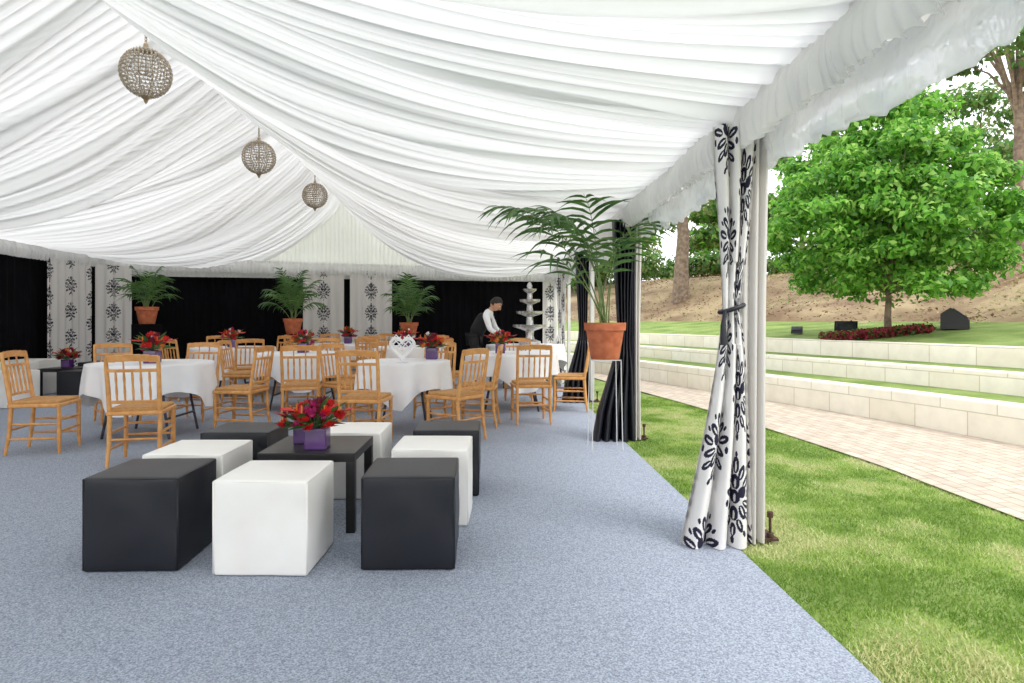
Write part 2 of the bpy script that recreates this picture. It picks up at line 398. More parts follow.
def terr(x,y):
    d2=(B[:,0]-x)**2+(B[:,1]-y)**2; i=int(np.argmin(d2)); s=(x-B[i,0])*NN[i,0]+(y-B[i,1])*NN[i,1]
    d=math.sqrt(d2[i])*(1 if s>0 else -1)
    if d<2.05: return 0 if d<0 else (.36 if d<.95 else (.61 if d<1.75 else .86))
    return float(np.interp(d,[p[0] for p in PROF],[p[1] for p in PROF]))
def sweep(name,prof,m,nsub=1,bump=0.0):
    pr=[]
    for i in range(len(prof)-1):
        for k in range(nsub):
            t=k/nsub; pr.append((prof[i][0]+(prof[i+1][0]-prof[i][0])*t,prof[i][1]+(prof[i+1][1]-prof[i][1])*t))
    pr.append(prof[-1]); mb=MB(); n=len(B); k=len(pr)
    vl=[0]
    for i in range(1,k): vl.append(vl[-1]+math.dist(pr[i],pr[i-1]))
    for i in range(n):
        for j,(d,z) in enumerate(pr):
            x=B[i,0]+NN[i,0]*d; y=B[i,1]+NN[i,1]*d
            mb.v.append((x,y,z+(bump*nz(x*.35,y*.35) if 0<j<k-1 else 0)))
    for i in range(n-1):
        for j in range(k-1):
            a=i*k+j; mb.f.append((a,a+1,a+k+1,a+k)); mb.m.append(0)
    me=mb.mesh(name,[m],ang=35)
    uv=me.uv_layers.new(name='UVMap')
    li=np.zeros(len(me.loops),dtype=np.int32); me.loops.foreach_get('vertex_index',li)
    U=np.zeros((len(li),2),dtype=np.float32); U[:,0]=ARC[li//k]; U[:,1]=np.array(vl)[li%k]
    uv.data.foreach_set('uv',U.ravel())
    o=bpy.data.objects.new(name,me); bpy.context.collection.objects.link(o); return o
M_stone=brick_mat('cream_stone',(230,222,202),(238,232,216),(200,190,166),1.0,.62,.36,.006,noi=.14)
M_pave=brick_mat('brick_paving',(186,170,154),(206,192,174),(164,152,136),1.0,.21,.11,.008,noi=.3)
M_mulch=mat('bark_bank',(128,104,80),(172,152,118),rough=.95,scale=1.0,detail=14,bump=.5,bscale=30,lo=.36,hi=.64,bdist=.04)
M_far=mat('far_ground',(120,126,76),(160,156,104),rough=.95,scale=.6,detail=8)
sweep('terrace_wall',[(0,-.1),(0,.36),(.01,.375),(.30,.375),(.31,.3)],M_stone)  # low stone terrace walls, with grass strips between them
sweep('terrace_wall',[(.95,.2),(.95,.60),(.96,.615),(1.25,.615),(1.26,.5)],M_stone)
sweep('terrace_wall',[(1.75,.5),(1.75,.86),(1.76,.875),(2.05,.875),(2.06,.7)],M_stone)
sweep('terrace_grass',[(.312,.345),(.948,.37)],M_grassg)
sweep('terrace_grass',[(1.262,.59),(1.748,.62)],M_grassg)
sweep('upper_lawn',[(2.062,.85),(3.5,1.0),(5.4,1.18)],M_grassg,nsub=6,bump=.04)
sweep('bark_bank',[(5.2,1.15),(7,1.75),(9,2.5),(10.5,2.85),(14,3.0)],M_mulch,nsub=6,bump=.3)
sweep('far_ground',[(13.8,2.96),(60,4.0)],M_far,nsub=5,bump=.3)
mb=MB(); n=len(B)
for i in range(n):
    j=int(np.argmin((I[:,0]-B[i,0])**2+(I[:,1]-B[i,1])**2))
    a=I[j] if 0<j<len(I)-1 else B[i]-NN[i]*2
    w=np.linalg.norm(B[i]-a); a=B[i]-NN[i]*w
    for t in range(7):
        p=a+(B[i]-NN[i]*.003-a)*t/6; mb.v.append((p[0],p[1],.012))
for i in range(n-1):
    for t in range(6): a=i*7+t; mb.f.append((a,a+1,a+8,a+7)); mb.m.append(0)
me=mb.mesh('brick_path',[M_pave]); uv=me.uv_layers.new(name='UVMap')
li=np.zeros(len(me.loops),dtype=np.int32); me.loops.foreach_get('vertex_index',li)
V=np.array(mb.v); U=np.zeros((len(li),2),dtype=np.float32); U[:,0]=ARC[li//7]
vv=np.array([math.dist(mb.v[i][:2],mb.v[(i//7)*7][:2]) for i in range(len(mb.v))]); U[:,1]=vv[li]; uv.data.foreach_set('uv',U.ravel())
inst('brick_path',me,(0,0,0))
PI=V.reshape(n,7,3)[:,0,:2]
mb=MB(); mb.grid(40,60,lambda a,b:(-30+60*a,-20+60*b,-.035)); mb.obj('distant_lawn',[M_grassg])
mb=MB(); mb.grid(20,160,lambda a,b:(lambda y:(1.285+a*(float(np.interp(y,PI[:,1],PI[:,0]))+.03-1.285),y,-.005+.012*nz(a*6,y*3)))(-4+b*20.5)); mb.obj('lawn',[M_grassg],ang=None)
def blades(name,N,area,h0,h1,seed,cols):
    r=np.random.RandomState(seed); P=area(r,N); N=len(P)
    a=r.rand(N)*2*pi; h=h0+(h1-h0)*r.rand(N); w=.0022+.0015*r.rand(N)
    lean=r.randn(N,2)*.010
    V=np.zeros((N,3,3)); V[:,0,:2]=P[:,:2]+np.stack([np.cos(a)*w,np.sin(a)*w],1); V[:,1,:2]=P[:,:2]-np.stack([np.cos(a)*w,np.sin(a)*w],1)
    V[:,2,:2]=P[:,:2]+lean; V[:,0,2]=V[:,1,2]=P[:,2]; V[:,2,2]=P[:,2]+h
    me=bpy.data.meshes.new(name); me.from_pydata(V.reshape(-1,3).tolist(),[],np.arange(N*3).reshape(-1,3).tolist())
    for c in cols: me.materials.append(c)
    pt=np.array([nz(p[0]*1.6,p[1]*1.6,2)+.5*nz(p[0]*5,p[1]*5,8) for p in P])
    q=np.clip(pt*1.4+.42+r.randn(N)*.22,0,.999)
    me.polygons.foreach_set('material_index',(q*len(cols)).astype(np.int32)); me.update()
    return inst(name,me,(0,0,0))
G0=mat('grass_blade_deep',(102,140,46),(130,162,64),rough=.7,scale=3,transl=.3)
G1=mat('grass_blade',(136,170,64),(166,194,92),rough=.7,scale=3,transl=.3); G2=mat('grass_blade_pale',(174,196,110),(194,208,132),rough=.7,scale=3,transl=.3); G3=mat('grass_blade_dry',(200,200,142),(212,212,158),rough=.8,scale=3,transl=.2)
def area_lawn(r,N):
    y=1.0+ (r.rand(N)**1.7)*9; xi=np.interp(y,PI[:,1],PI[:,0]); x=1.29+r.rand(N)*(xi-1.26)
    return np.stack([x,y,np.zeros(N)-.003],1)
blades('lawn_grass',170000,area_lawn,.008,.024,3,[G0,G1,G2,G3])

# ---------------------------------------------------------------- trees
def leaves_mesh(P,N_,size,r):
    n=len(P); V=np.zeros((n,4,3))
    ax=r.randn(n,3); ax/=np.linalg.norm(ax,axis=1)[:,None]
    t=np.cross(N_,ax); t/=np.linalg.norm(t,axis=1)[:,None]+1e-9; b=np.cross(N_,t)
    s=size*(.6+.8*r.rand(n))[:,None]
    V[:,0]=P-t*s*.55; V[:,1]=P+b*s*.32+N_*s*.08; V[:,2]=P+t*s*.55-np.array([0,0,.2])*s; V[:,3]=P-b*s*.32+N_*s*.08
    return V.reshape(-1,3)
def tree(name,x,y,zb,fork,tr,clumps,lsize,per,leafmats,seed,barkm,branch=True,up=.5,fill=None):
    r=np.random.RandomState(seed); rr=random.Random(seed)
    mb=MB()
    mb.tube([(x+.12*tr*rr.uniform(-1,1),y,zb-.3),(x,y,zb+fork*.35),(x+tr*.3,y,zb+fork*.7),(x,y,zb+fork)],[tr*1.35,tr*1.0,tr*.85,tr*.75],10,0)
    if branch:
        for (cx,cy,cz,rx,rz) in clumps:
            s=Vector((x,y,zb+fork*rr.uniform(.75,1.0))); e=Vector((cx,cy,cz)); md=(s+e)/2+Vector((0,0,.12*(e-s).length))
            mb.tube([s,s.lerp(md,.6),md,e],[tr*.35,tr*.28,tr*.2,tr*.06],6,0,cap=False)
    allP=[];allN=[]
    for (cx,cy,cz,rx,rz) in clumps:
        d=r.randn(per,3); d/=np.linalg.norm(d,axis=1)[:,None]; q=(.25+1.0*r.rand(per)**.9)[:,None]
        allP.append(np.array([cx,cy,cz])+d*q*np.array([rx,rx,rz])); nn=d*.7+r.randn(per,3)*.6+np.array([0,0,up]); allN.append(nn/np.linalg.norm(nn,axis=1)[:,None])
    if fill:
        n,cx,cy,cz,rx,rz=fill; d=r.randn(n,3); d/=np.linalg.norm(d,axis=1)[:,None]; q=(r.rand(n)**.5)[:,None]
        P_=d*q*np.array([rx,rx,rz]); P_[:,:2]*=(1-.30*np.clip(P_[:,2:3]/rz,0,1)); allP.append(P_+np.array([cx,cy,cz])); nn=d*.5+r.randn(n,3)*.7+np.array([0,0,.5]); allN.append(nn/np.linalg.norm(nn,axis=1)[:,None])
    P=np.concatenate(allP); Nn=np.concatenate(allN); V=leaves_mesh(P,Nn,lsize,r)
    o=len(mb.v); mb.v.extend(V.tolist()); mb.f.extend((np.arange(len(P)*4).reshape(-1,4)+o).tolist()); mb.m.extend((1+(r.rand(len(P))*len(leafmats)).astype(int)).tolist())
    return mb.obj(name,[barkm]+leafmats,ang=60)
BK=mat('tree_bark',(110,94,80),(152,132,114),rough=.9,scale=9,bump=.8,bscale=20,bdist=.03)
LG1=mat('leaf_bright',(98,162,50),(130,190,70),rough=.45,scale=2.5,transl=.5); LG2=mat('leaf_light',(156,202,94),(178,218,114),rough=.45,scale=2.5,transl=.5); LG3=mat('leaf_deep',(72,128,46),(96,148,60),rough=.5,scale=2.5,transl=.45)
DG1=mat('leaf_dark',(72,102,50),(100,128,68),rough=.6,scale=1.2,transl=.45); DG2=mat('leaf_olive',(124,146,80),(150,168,100),rough=.6,scale=1.2,transl=.45)
tx,ty=6.75,11.0; tz=terr(tx,ty); cl=[]; rr=random.Random(12)
for tier,(zt_,R_) in enumerate([(2.0,1.35),(2.35,1.85),(2.75,2.05),(3.15,1.95),(3.55,1.75),(3.95,1.45),(4.3,1.1),(4.65,.7),(4.95,.32)]):
    nb=max(3,int(R_*6.5)); 
    for k in range(nb):
        a=2*pi*(k+rr.uniform(-.3,.3))/nb+tier*.7; q=R_*rr.uniform(.72,1.0)
        rx=rr.uniform(.26,.42); cl.append((tx+q*math.cos(a),ty+q*math.sin(a),zt_+rr.uniform(-.15,.15)-.1*q/R_,rx,rx*.52))
        if R_>1 and k%2==0:
            q*=.5; cl.append((tx+q*math.cos(a+.3),ty+q*math.sin(a+.3),zt_+rr.uniform(-.1,.25),rx*.95,rx*.5))
tree('garden_tree',tx,ty,tz,.9,.055,cl,.095,430,[LG1,LG1,LG2,LG3],11,BK,fill=(7000,tx,ty,3.2,1.75,1.75))
def bigtree(name,x,y,h0,h1,rw,tr,seed,n=22,ls=.3,per=420,mats=None,zb=None):
    rr=random.Random(seed); zb=terr(x,y) if zb is None else zb; cl=[]
    for i in range(n):
        a=rr.uniform(0,2*pi); q=rr.uniform(.1,1)**.6*rw; z=zb+rr.uniform(h0,h1); s=rr.uniform(.24,.38)*rw
        cl.append((x+q*math.cos(a),y+q*math.sin(a),z,s,s*.6))
    tree(name,x,y,zb,h0*.95,tr,cl,ls,per,mats or [DG1,DG2,DG1],seed,BK)
bigtree('park_tree',6.55,22.5,3.4,8,2.6,.24,21,ls=.22,mats=[DG1,DG2,LG3])
bigtree('park_tree',12.9,15.8,4.4,8.4,2.1,.13,22,ls=.17,n=20,per=340,mats=[DG1,DG2,LG3])
bigtree('park_tree',10.8,22.5,3.0,5.6,1.4,.10,23,n=9,ls=.18,mats=[DG2,LG3,DG2])
bigtree('park_tree',19.5,26,3.5,7,2.6,.15,24,mats=[DG1,DG2,LG3],n=14,ls=.22)
bigtree('park_tree',24,36,2,6,3.5,.3,26,mats=[DG2,LG3,DG1])
bigtree('park_tree',14.5,38,2.2,5.0,3.0,.25,27,mats=[DG2,LG1,DG1])
bigtree('park_tree',6.0,36,2,7,3.6,.3,28,mats=[DG2,LG1,DG2])
for i,(x,y,s) in enumerate([(5,29,1.2),(8.4,30,1.1),(12.4,30,1.0),(16.5,29,1.1),(21,26,1.2),(25,21,1.4)]):
    rr=random.Random(40+i); zb=terr(x,y); cl=[(x+rr.uniform(-2.4,2.4),y+rr.uniform(-1,1),zb+rr.uniform(.2,1.0),s*.6,s*.45) for _ in range(12)]
    tree('shrub',x,y,zb,.4,.06,cl,.2,330,[DG1,DG2,LG3],60+i,BK)
# patchy tufts and litter on the bank
TU=mat('dry_tuft',(150,138,92),(180,166,120),rough=.9,scale=3,transl=.2); LIT=mat('leaf_litter',(122,98,74),(150,124,96),rough=.95,scale=5,transl=.15)
r=np.random.RandomState(31); P=[];K=[]
while len(P)<26000:
    i=r.randint(20,len(B)-30); d=5.25+r.rand()*8.4; x=B[i,0]+NN[i,0]*d+r.randn()*.4; y=B[i,1]+NN[i,1]*d+r.randn()*.4
    g=nz(x*.45,y*.45,3)+.5*nz(x*1.3,y*1.3,5); k=(2 if g>.25 else (1 if g>-.05 else 0))
    if r.rand()<.3: k=r.randint(0,2)
    P.append((x,y,float(np.interp(d,[5.2,7,9,10.5,14],[1.15,1.75,2.5,2.85,3.0]))+.3*nz(x*.35,y*.35)+.01+.03*r.rand())); K.append(k)
P=np.array(P); Nn=r.randn(len(P),3)*.3+np.array([0,0,1.0]); Nn/=np.linalg.norm(Nn,axis=1)[:,None]
V=leaves_mesh(P,Nn,.075,r); mb=MB(); mb.v=V.tolist(); mb.f=np.arange(len(P)*4).reshape(-1,4).tolist(); mb.m=K
mb.obj('bank_undergrowth',[LIT,TU,DG2],ang=60)
mb=MB(); bx,by=(890-CX)/F*10.3,10.3
FR=mat('bed_crimson',(120,30,44),(156,52,62),rough=.7,scale=10,transl=.2)
r=np.random.RandomState(8); n=4200; P=np.stack([bx+.1+r.uniform(-.85,.85,n),by+.55+r.uniform(-.25,.25,n),np.zeros(n)],1)
P[:,2]=[terr(p[0],p[1]) for p in P]; P[:,2]+=r.rand(n)*.13+.01; Nn=r.randn(n,3)+np.array([0,0,.8]); Nn/=np.linalg.norm(Nn,axis=1)[:,None]
V=leaves_mesh(P,Nn,.055,r); mb.v.extend(V.tolist()); mb.f.extend(np.arange(n*4).reshape(-1,4).tolist()); mb.m.extend((r.rand(n)<.3).astype(int).tolist())
mb.obj('flower_bed',[FR,LG3])
def speaker(px,Y,w,rot):
    x=(px-CX)/F*Y; z=terr(x,Y); mb=MB()
    prof=[(-.5,0),(.5,0),(.5,.35),(-.15,.85),(-.5,.6)]
    vs=[(s*w/2,p[0]*w*.8,p[1]*w*.85) for s in (-1,1) for p in prof]
    mb.add(vs,[(0,1,2,3,4),(9,8,7,6,5)]+[(i,(i+1)%5,5+(i+1)%5,5+i)[::-1] for i in range(5)],0)
    mb.rbox((0,.155*w,.525*w),(w*.85,w*.55,.02),.008,1,R=Matrix.Rotation(math.radians(-39),3,'X'))
    mb.obj('stage_monitor_speaker',[M_tableblk,M_steel],ang=30,loc=(x,Y,z+.01),rot=rot)
speaker(846,11.4,.36,2.6); speaker(955,10.9,.50,-2.2); speaker(797,12.6,.2,2.6)

# ---------------------------------------------------------------- ottomans
def ottoman_mesh(m,seed):
    mb=MB()
    def fn(p):
        q=Vector(p); s=.225
        for a in range(3):
            o=[b for b in range(3) if b!=a]
            if abs(q[a])>.19: q[a]+= math.copysign(.007*max(0,1-(p[o[0]]/s)**2)*max(0,1-(p[o[1]]/s)**2)*(q[2]>-.2 or a!=2),q[a])
        q+=Vector((nz(p.x*7,p.y*7,p.z*7+seed),nz(p.x*7+5,p.y*7,p.z*7+seed),0))*.005
        return q
    mb.rbox((0,0,.225),(.45,.45,.446),.014,0,n=12,fn=fn)
    h=.221
    mb.tube([(-h,-h,.441),(0,-h-.001,.442),(h,-h,.441),(h+.001,0,.442),(h,h,.441),(0,h+.001,.442),(-h,h,.441),(-h-.001,0,.442)],.004,6,0,closed=True)
    for sx in (-1,1):
        for sy in (-1,1):
            mb.tube([(sx*h,sy*h,.01),(sx*h,sy*h,.44)],.004,6,0)
    return mb.mesh('ottoman',[m,M_tableblk],ang=None)
OB=ottoman_mesh(M_bleather,1.0); OW=ottoman_mesh(M_wleather,4.0)
for (me,x,y,r) in [(OB,-1.965,3.04,1.5),(OW,-1.32,2.99,-1),(OB,-.645,3.06,1),(OW,-.60,3.72,-1),(OB,-.56,4.35,.5),(OW,-1.21,4.27,0),(OB,-1.97,4.27,1),(OW,-1.975,3.58,0)]:
    inst('ottoman_black' if me is OB else 'ottoman_white',me,(x+.225,y+.225,.01),math.radians(r))
for (me,x,y,s) in [(OW,-7.35,9.6,1.25),(OW,-7.5,10.4,1.25),(OB,-6.7,10.9,1.1),(OB,-6.2,9.6,1.0),(OW,-6.75,8.9,1.1),(OB,-6.6,11.7,1.0)]:
    inst('ottoman_black' if me is OB else 'ottoman_white',me,(x,y,.01),0,s)
def coffee(name,loc):
    mb=MB(); mb.rbox((0,0,.425),(.55,.55,.05),.003,0)
    for sx in (-1,1):
        for sy in (-1,1): mb.rbox((sx*.25,sy*.25,.2),(.05,.05,.40),.003,0)
    mb.obj(name,[M_tableblk],loc=loc)
coffee('coffee_table',(-1.065,3.875,.01)); coffee('coffee_table',(-6.75,10.1,.01))

# ---------------------------------------------------------------- chair
def chair_mesh():
    mb=MB()
    W=.19
    def back(z): return -.19-(max(0,z-.42))*.16
    for s in (-1,1):
        pts=[(s*(W+.005),-.235,0),(s*W,-.205,.2),(s*W,-.19,.42),(s*W,back(.6),.6),(s*(W+.004),back(.8),.8),(s*(W+.004),back(.9),.905)]
        mb.tube(pts,[.013,.018,.019,.018,.017,.013],10,0)
        mb.tube([(s*.195,.20,0),(s*.195,.197,.08),(s*.19,.195,.12),(s*.19,.195,.25),(s*.19,.195,.43)],[.012,.015,.019,.018,.019],10,0)
        for z in (.14,.27): mb.tube([(s*.192,-.21,z),(s*.192,0,z),(s*.19,.195,z)],[.009,.013,.009],8,0)
    for z in (.2,.3): mb.tube([(-.19,.196,z),(0,.196,z),(.19,.196,z)],[.009,.013,.009],8,0)
    mb.tube([(-.19,-.2,.22),(.19,-.2,.22)],.011,8,0)
    mb.rbox((0,0,.435),(.43,.43,.035),.012,0,n=4)
    mb.rbox((0,.0,.463),(.40,.40,.036),.016,1,n=5)
    for z,hh in ((.882,.055),(.79,.024),(.53,.024)):
        R=Matrix.Rotation(0.16,3,'X')
        for k in range(6):
            x0=-W+2*W*k/6; x1=-W+2*W*(k+1)/6; f=lambda x:-.018*(1-(x/W)**2)
            mb.box(((x0+x1)/2,back(z)+(f(x0)+f(x1))/2,z+.012*(1-(((x0+x1)/2)/W)**2)*(hh>.03)),(x1-x0+.003,.02,hh),0,R=Matrix.Rotation(math.atan2(f(x1)-f(x0),x1-x0),3,'Z')@R)
    for k in range(5):
        x=-.125+.0625*k; f=-.018*(1-(x/W)**2)
        mb.tube([(x,back(.53)+f,.53),(x,back(.62)+f,.62),(x,back(.67)+f,.67),(x,back(.72)+f,.72),(x,back(.80)+f,.80)],[.007,.011,.008,.011,.007],8,0)
        if k in (1,3): mb.tube([(x,back(.8)+f,.80),(x,back(.87)+f,.87)],.007,8,0)
    return mb.mesh('dining_chair',[M_wood,M_pad],ang=45)
CH=chair_mesh()
def chair(x,y,dx,dy):
    if math.dist((x,y),(-.30,11.2))<.62: return
    inst('dining_chair',CH,(x,y,.01),math.atan2(-dx,dy))

def table(x,y,r,S,seed,ht=.75,maxdrop=.46):
    e=empty('dining_table',(x,y,.01))
    mb=MB(); mb.lathe((0,0,0),[(0,ht-.03),(r-.01,ht-.03),(r,ht-.02),(r-.005,ht-.006),(0,ht-.006)],40,0)
    g=r/.74
    for s in (-1,1):
        mb.tube([(s*.42*g,-.38*g,.0),(s*.34*g,-.36*g,.35),(s*.3*g,-.34*g,ht-.03)],.014,8,1); mb.tube([(s*.42*g,.38*g,.0),(s*.34*g,.36*g,.35),(s*.3*g,.34*g,ht-.03)],.014,8,1)
        mb.tube([(s*.38*g,-.37*g,.2),(s*.38*g,.37*g,.2)],.012,8,1); mb.tube([(s*.3*g,-.34*g,ht-.04),(s*.3*g,.34*g,ht-.04)],.012,8,1)
    mb.obj('table_frame',[M_wood,M_steel],parent=e)
    mb=MB(); rot=rnd.uniform(.5,1.1)
    n=180
    def f(a,b):
        t=2*pi*a; tt=t+rot; drop=min(maxdrop+.02*math.sin(3*t),S/max(abs(math.cos(tt)),abs(math.sin(tt)))-r)
        if b<.35: rad=r*(b/.35); return (rad*math.cos(t),rad*math.sin(t),ht+.002)
        q=(b-.35)/.65; rad=r+.006+.02*math.sin(q*1.5)+ (.035*q**.7)*math.sin(t*11+seed+1.5*nz(math.cos(t)*2,math.sin(t)*2,seed))+.03*q*nz(math.cos(t)*4,math.sin(t)*4,seed)
        return (rad*math.cos(t),rad*math.sin(t),ht+.002-drop*q)
    mb.grid(n,20,f,0); mb.obj('tablecloth',[M_cloth],ang=None,parent=e)
tabs=[(-3.62,6.75,.60),(-2.62,8.75,.62),(-1.0,7.05,.50),(.22,8.7,.62),(-1.5,10.8,.62),(-4.3,10.5,.66),(-2.8,12.2,.62)]
for i,(x,y,r) in enumerate(tabs): table(x,y,r,r+.27,i*2.1)
chair(-4.14,5.9,1,.18); chair(-3.0,5.45,-.22,1); chair(-2.75,6.95,-1,.12); chair(-2.2,7.3,-.2,1)
chair(-1.25,6.2,.12,1); chair(-.40,6.45,-.8,.6); chair(.42,7.55,-.12,1); chair(1.0,8.55,-1,.15)
chair(-4.45,7.55,.7,-.8); chair(-3.62,7.7,0,-1); chair(-1.75,8.35,-.9,.3); chair(-3.5,8.9,1,0); chair(-2.6,9.7,.1,-1)
chair(-1.72,7.5,.85,-.5); chair(-.75,7.95,-.2,-1); chair(-.2,7.3,-1,.1); chair(-.65,8.95,1,-.15); chair(.35,9.65,0,-1)
for cxy in (4,5,6):
    x,y,r=tabs[cxy]
    for k in range(6):
        a=k*pi/3+.3+cxy; R=r+.27
        chair(x+R*math.cos(a),y+R*math.sin(a),-math.cos(a),-math.sin(a))

# ---------------------------------------------------------------- flowers
FRed=mat('petal_red',(190,20,30),(226,44,40),rough=.5,scale=20,transl=.2); FMag=mat('petal_magenta',(150,24,84),(190,40,110),rough=.5,scale=20,transl=.2)
FDk=mat('petal_wine',(84,14,34),(120,24,48),rough=.5,scale=20,transl=.1); FOr=mat('petal_orange',(226,110,40),(240,150,60),rough=.5,scale=20,transl=.2)
FWh=mat('petal_white',(236,226,230),(250,244,244),rough=.5,scale=20,transl=.2)
VP=mat('purple_vase',(70,38,92),(96,58,124),rough=.15,scale=6,spec=.8)
def petal(mb,c,d,w,l,mi,curl=.25):
    d=Vector(d).normalized(); s=d.cross(Vector((0,0,1))); s=s.normalized() if s.length>.05 else Vector((1,0,0)); n=s.cross(d)
    c=Vector(c); P=[c,c+d*l*.5+s*w*.5+n*l*.05,c+d*l+n*l*curl,c+d*l*.5-s*w*.5+n*l*.05,c+d*l*.5+n*l*-.06]
    mb.add(P,[(0,1,4),(1,2,4),(2,3,4),(3,0,4)],mi)
def arrangement(name,loc,s=1.0,seed=0,low=False):
    r=random.Random(seed); mb=MB(); mb.rbox((0,0,.065),(.13,.13,.13),.008,0)
    top=Vector((0,0,.13))
    for k in range(30):
        a=r.uniform(0,2*pi); e=r.uniform(.05,1.45); d=Vector((math.cos(a)*math.cos(e),math.sin(a)*math.cos(e),math.sin(e)))
        L=r.uniform(.08,.17); c=top+d*L; mb.tube([top,c],.003,5,5,cap=False)
        mi=r.choice([1,1,1,2,3,3,4 if not low else 1,6 if not low else 2]); ps=r.uniform(.032,.05)
        mb.ball(c,ps*.45,mi,6,4)
        for q in range(11):
            t=q*2.4; dd=(d+Vector((math.cos(t),math.sin(t),math.sin(t*1.7)*.6))*(.5+.08*q)).normalized(); petal(mb,c-d*.01,dd,ps*.9,ps*1.25,mi,.3)
    for k in range(22):
        a=r.uniform(0,2*pi); e=r.uniform(.1,1.2); d=Vector((math.cos(a)*math.cos(e),math.sin(a)*math.cos(e),math.sin(e)))
        petal(mb,top+d*.05,d,r.uniform(.03,.06),r.uniform(.13,.2),5,-.15)
    for k in range(6):
        a=k*1.1+seed; d=Vector((math.cos(a),math.sin(a),.75)); c=top+d*.13; petal(mb,c,(math.cos(a),math.sin(a),.1),.10,.11,1,.1); mb.cyl(c,c+Vector((0,0,.05)),.005,5,4)
    o=mb.obj(name,[VP,FRed,FMag,FDk,FOr,M_leaf,FWh],ang=40,loc=loc); o.scale=(s,s,s)
arrangement('flower_centerpiece',(-1.04,3.75,.46),.95,2,low=True)
arrangement('flower_centerpiece',(-1.17,3.92,.46),.8,9,low=True)
for i,(dx,dy) in enumerate([(0.06,-.1),(0,0),(.28,.25),(-.15,-.1),(0,0),(0,0),(0,0)]):
    x,y,r=tabs[i]; arrangement('flower_centerpiece',(x+dx,y+dy,.765),1.0,20+i)
arrangement('flower_centerpiece',(-6.75,10.1,.46),1.0,44)

# heart ornament
HS=.0078
mb=MB(); HP=[]
for t in np.linspace(0,2*pi,48)[:-1]:
    HP.append((HS*16*math.sin(t)**3,0,HS*(13*math.cos(t)-5*math.cos(2*t)-2*math.cos(3*t)-math.cos(4*t))))
mb.tube(HP,.016,8,0,closed=True); mb.tube([(p[0]*.76,0,p[2]*.76) for p in HP],.006,6,0,closed=True)
def inheart(x,z):
    x/=HS*16; z/=HS*16; z+=.05; return (x*x+z*z-.75)**3 - x*x*z**3*1.3<0
for s in (-1,1):
    for k in range(-4,5):
        pts=[]
        for q in np.linspace(-.16,.16,44):
            x=(q+k*.045)*.707; z=(q-k*.045)*.707*s
            if inheart(x,z): pts.append((x,0,z))
        if len(pts)>2: mb.tube([pts[0],pts[-1]],.006,5,0)
mb.cyl((0,.03,-.155),(0,.03,-.10),.02,8,0); mb.box((0,.02,-.15),(.1,.07,.012),0)
mb.obj('heart_ornament',[M_cloth],loc=(-.97,6.70,.766+.158))

# ---------------------------------------------------------------- palms
def frond(mb,start,az,e0,droop,L,ll,r,wid=.022,bare=.3,sp=.028,zmax=99):
    n=26; p=Vector(start); pts=[p.copy()]; dirs=[]
    for i in range(n):
        t=i/n; e=e0-droop*t**1.9; a=az+.15*math.sin(t*2)
        d=Vector((math.cos(a)*math.cos(e),math.sin(a)*math.cos(e),math.sin(e))); dirs.append(d); p=p+d*(L/n); pts.append(p.copy())
    mb.tube(pts,[.008*(1-.8*i/n) for i in range(n+1)],5,1,cap=False)
    m=int(L*(1-bare)/sp)
    for i in range(m):
        t=bare+(1-bare)*i/m; k=min(n-1,int(t*n)); c=pts[k].lerp(pts[k+1],t*n-k); d=dirs[k]
        side=d.cross(Vector((0,0,1))).normalized(); up=side.cross(d)
        q=(i/m); l=ll*(math.sin(pi*(.18+.70*q)))*r.uniform(.8,1.15)
        for s in (-1,1):
            dd=(side*s*.9+d*(.6+.6*q+r.uniform(-.12,.12))+up*(.2+r.uniform(-.1,.1))).normalized(); a=c.copy(); w=wid; wv=d*.5+up*.2; wv=(wv-dd*wv.dot(dd)).normalized()
            P=[]; g=dd.copy(); dr=-.24*r.uniform(.6,1.4)
            for j in range(6):
                ww=w*[.4,1,1,.85,.5,.06][j]*.5; q1=a+wv*ww; q2=a-wv*ww
                q1.z=min(q1.z,zmax); q2.z=min(q2.z,zmax); P.append(q1); P.append(q2); g=(g+Vector((0,0,dr))).normalized(); a=a+g*(l/5)
            mb.add(P,[(2*j,2*j+1,2*j+3,2*j+2) for j in range(5)],0)
def palm(name,loc,potr,poth,fr,seed,ll=.28,wid=.022,sp=.028,bare=.3):
    e=empty(name,loc); r=random.Random(seed)
    mb=MB(); k=potr
    mb.lathe((0,0,0),[(0,0),(k*.68,0),(k*.72,.01),(k*.95,poth*.78),(k*1.04,poth*.79),(k*1.06,poth),(k*.96,poth),(k*.92,poth*.85),(0,poth*.85)],28,0)
    mb.lathe((0,0,0),[(k*.9,poth*.86),(0,poth*.9)],20,1)
    mb.obj('pot',[M_terra,M_soil],parent=e)
    mb=MB()
    for (az,e0,dr,L) in fr: frond(mb,(r.uniform(-.05,.05),r.uniform(-.05,.05),poth*.85),math.radians(az),math.radians(e0),math.radians(dr),L,ll,r,wid,bare,sp)
    mb.obj('fronds',[M_leaf,M_stem],ang=None,parent=e)
    return e
px,py=1.03,6.0
palm('potted_palm',(px,py,.845),.185,.34,[(184,73,86,1.7),(196,66,60,1.5),(172,82,82,1.5),(160,86,72,1.4),(240,86,76,1.4),(205,56,48,1.1),(10,86,72,1.3),(300,86,92,1.25),(265,78,95,1.15),(130,85,70,1.35),(222,80,110,1.5)],5,ll=.46,wid=.03,sp=.074,bare=.47)
M_wire=mat('white_wire',(206,206,206),(216,216,216),rough=.4,scale=8)
mb=MB(); a=.14; zt=.835
for sx in (-1,1):
    for sy in (-1,1): mb.tube([(sx*a,sy*a,0),(sx*a*.9,sy*a*.9,zt)],.0045,8,0)
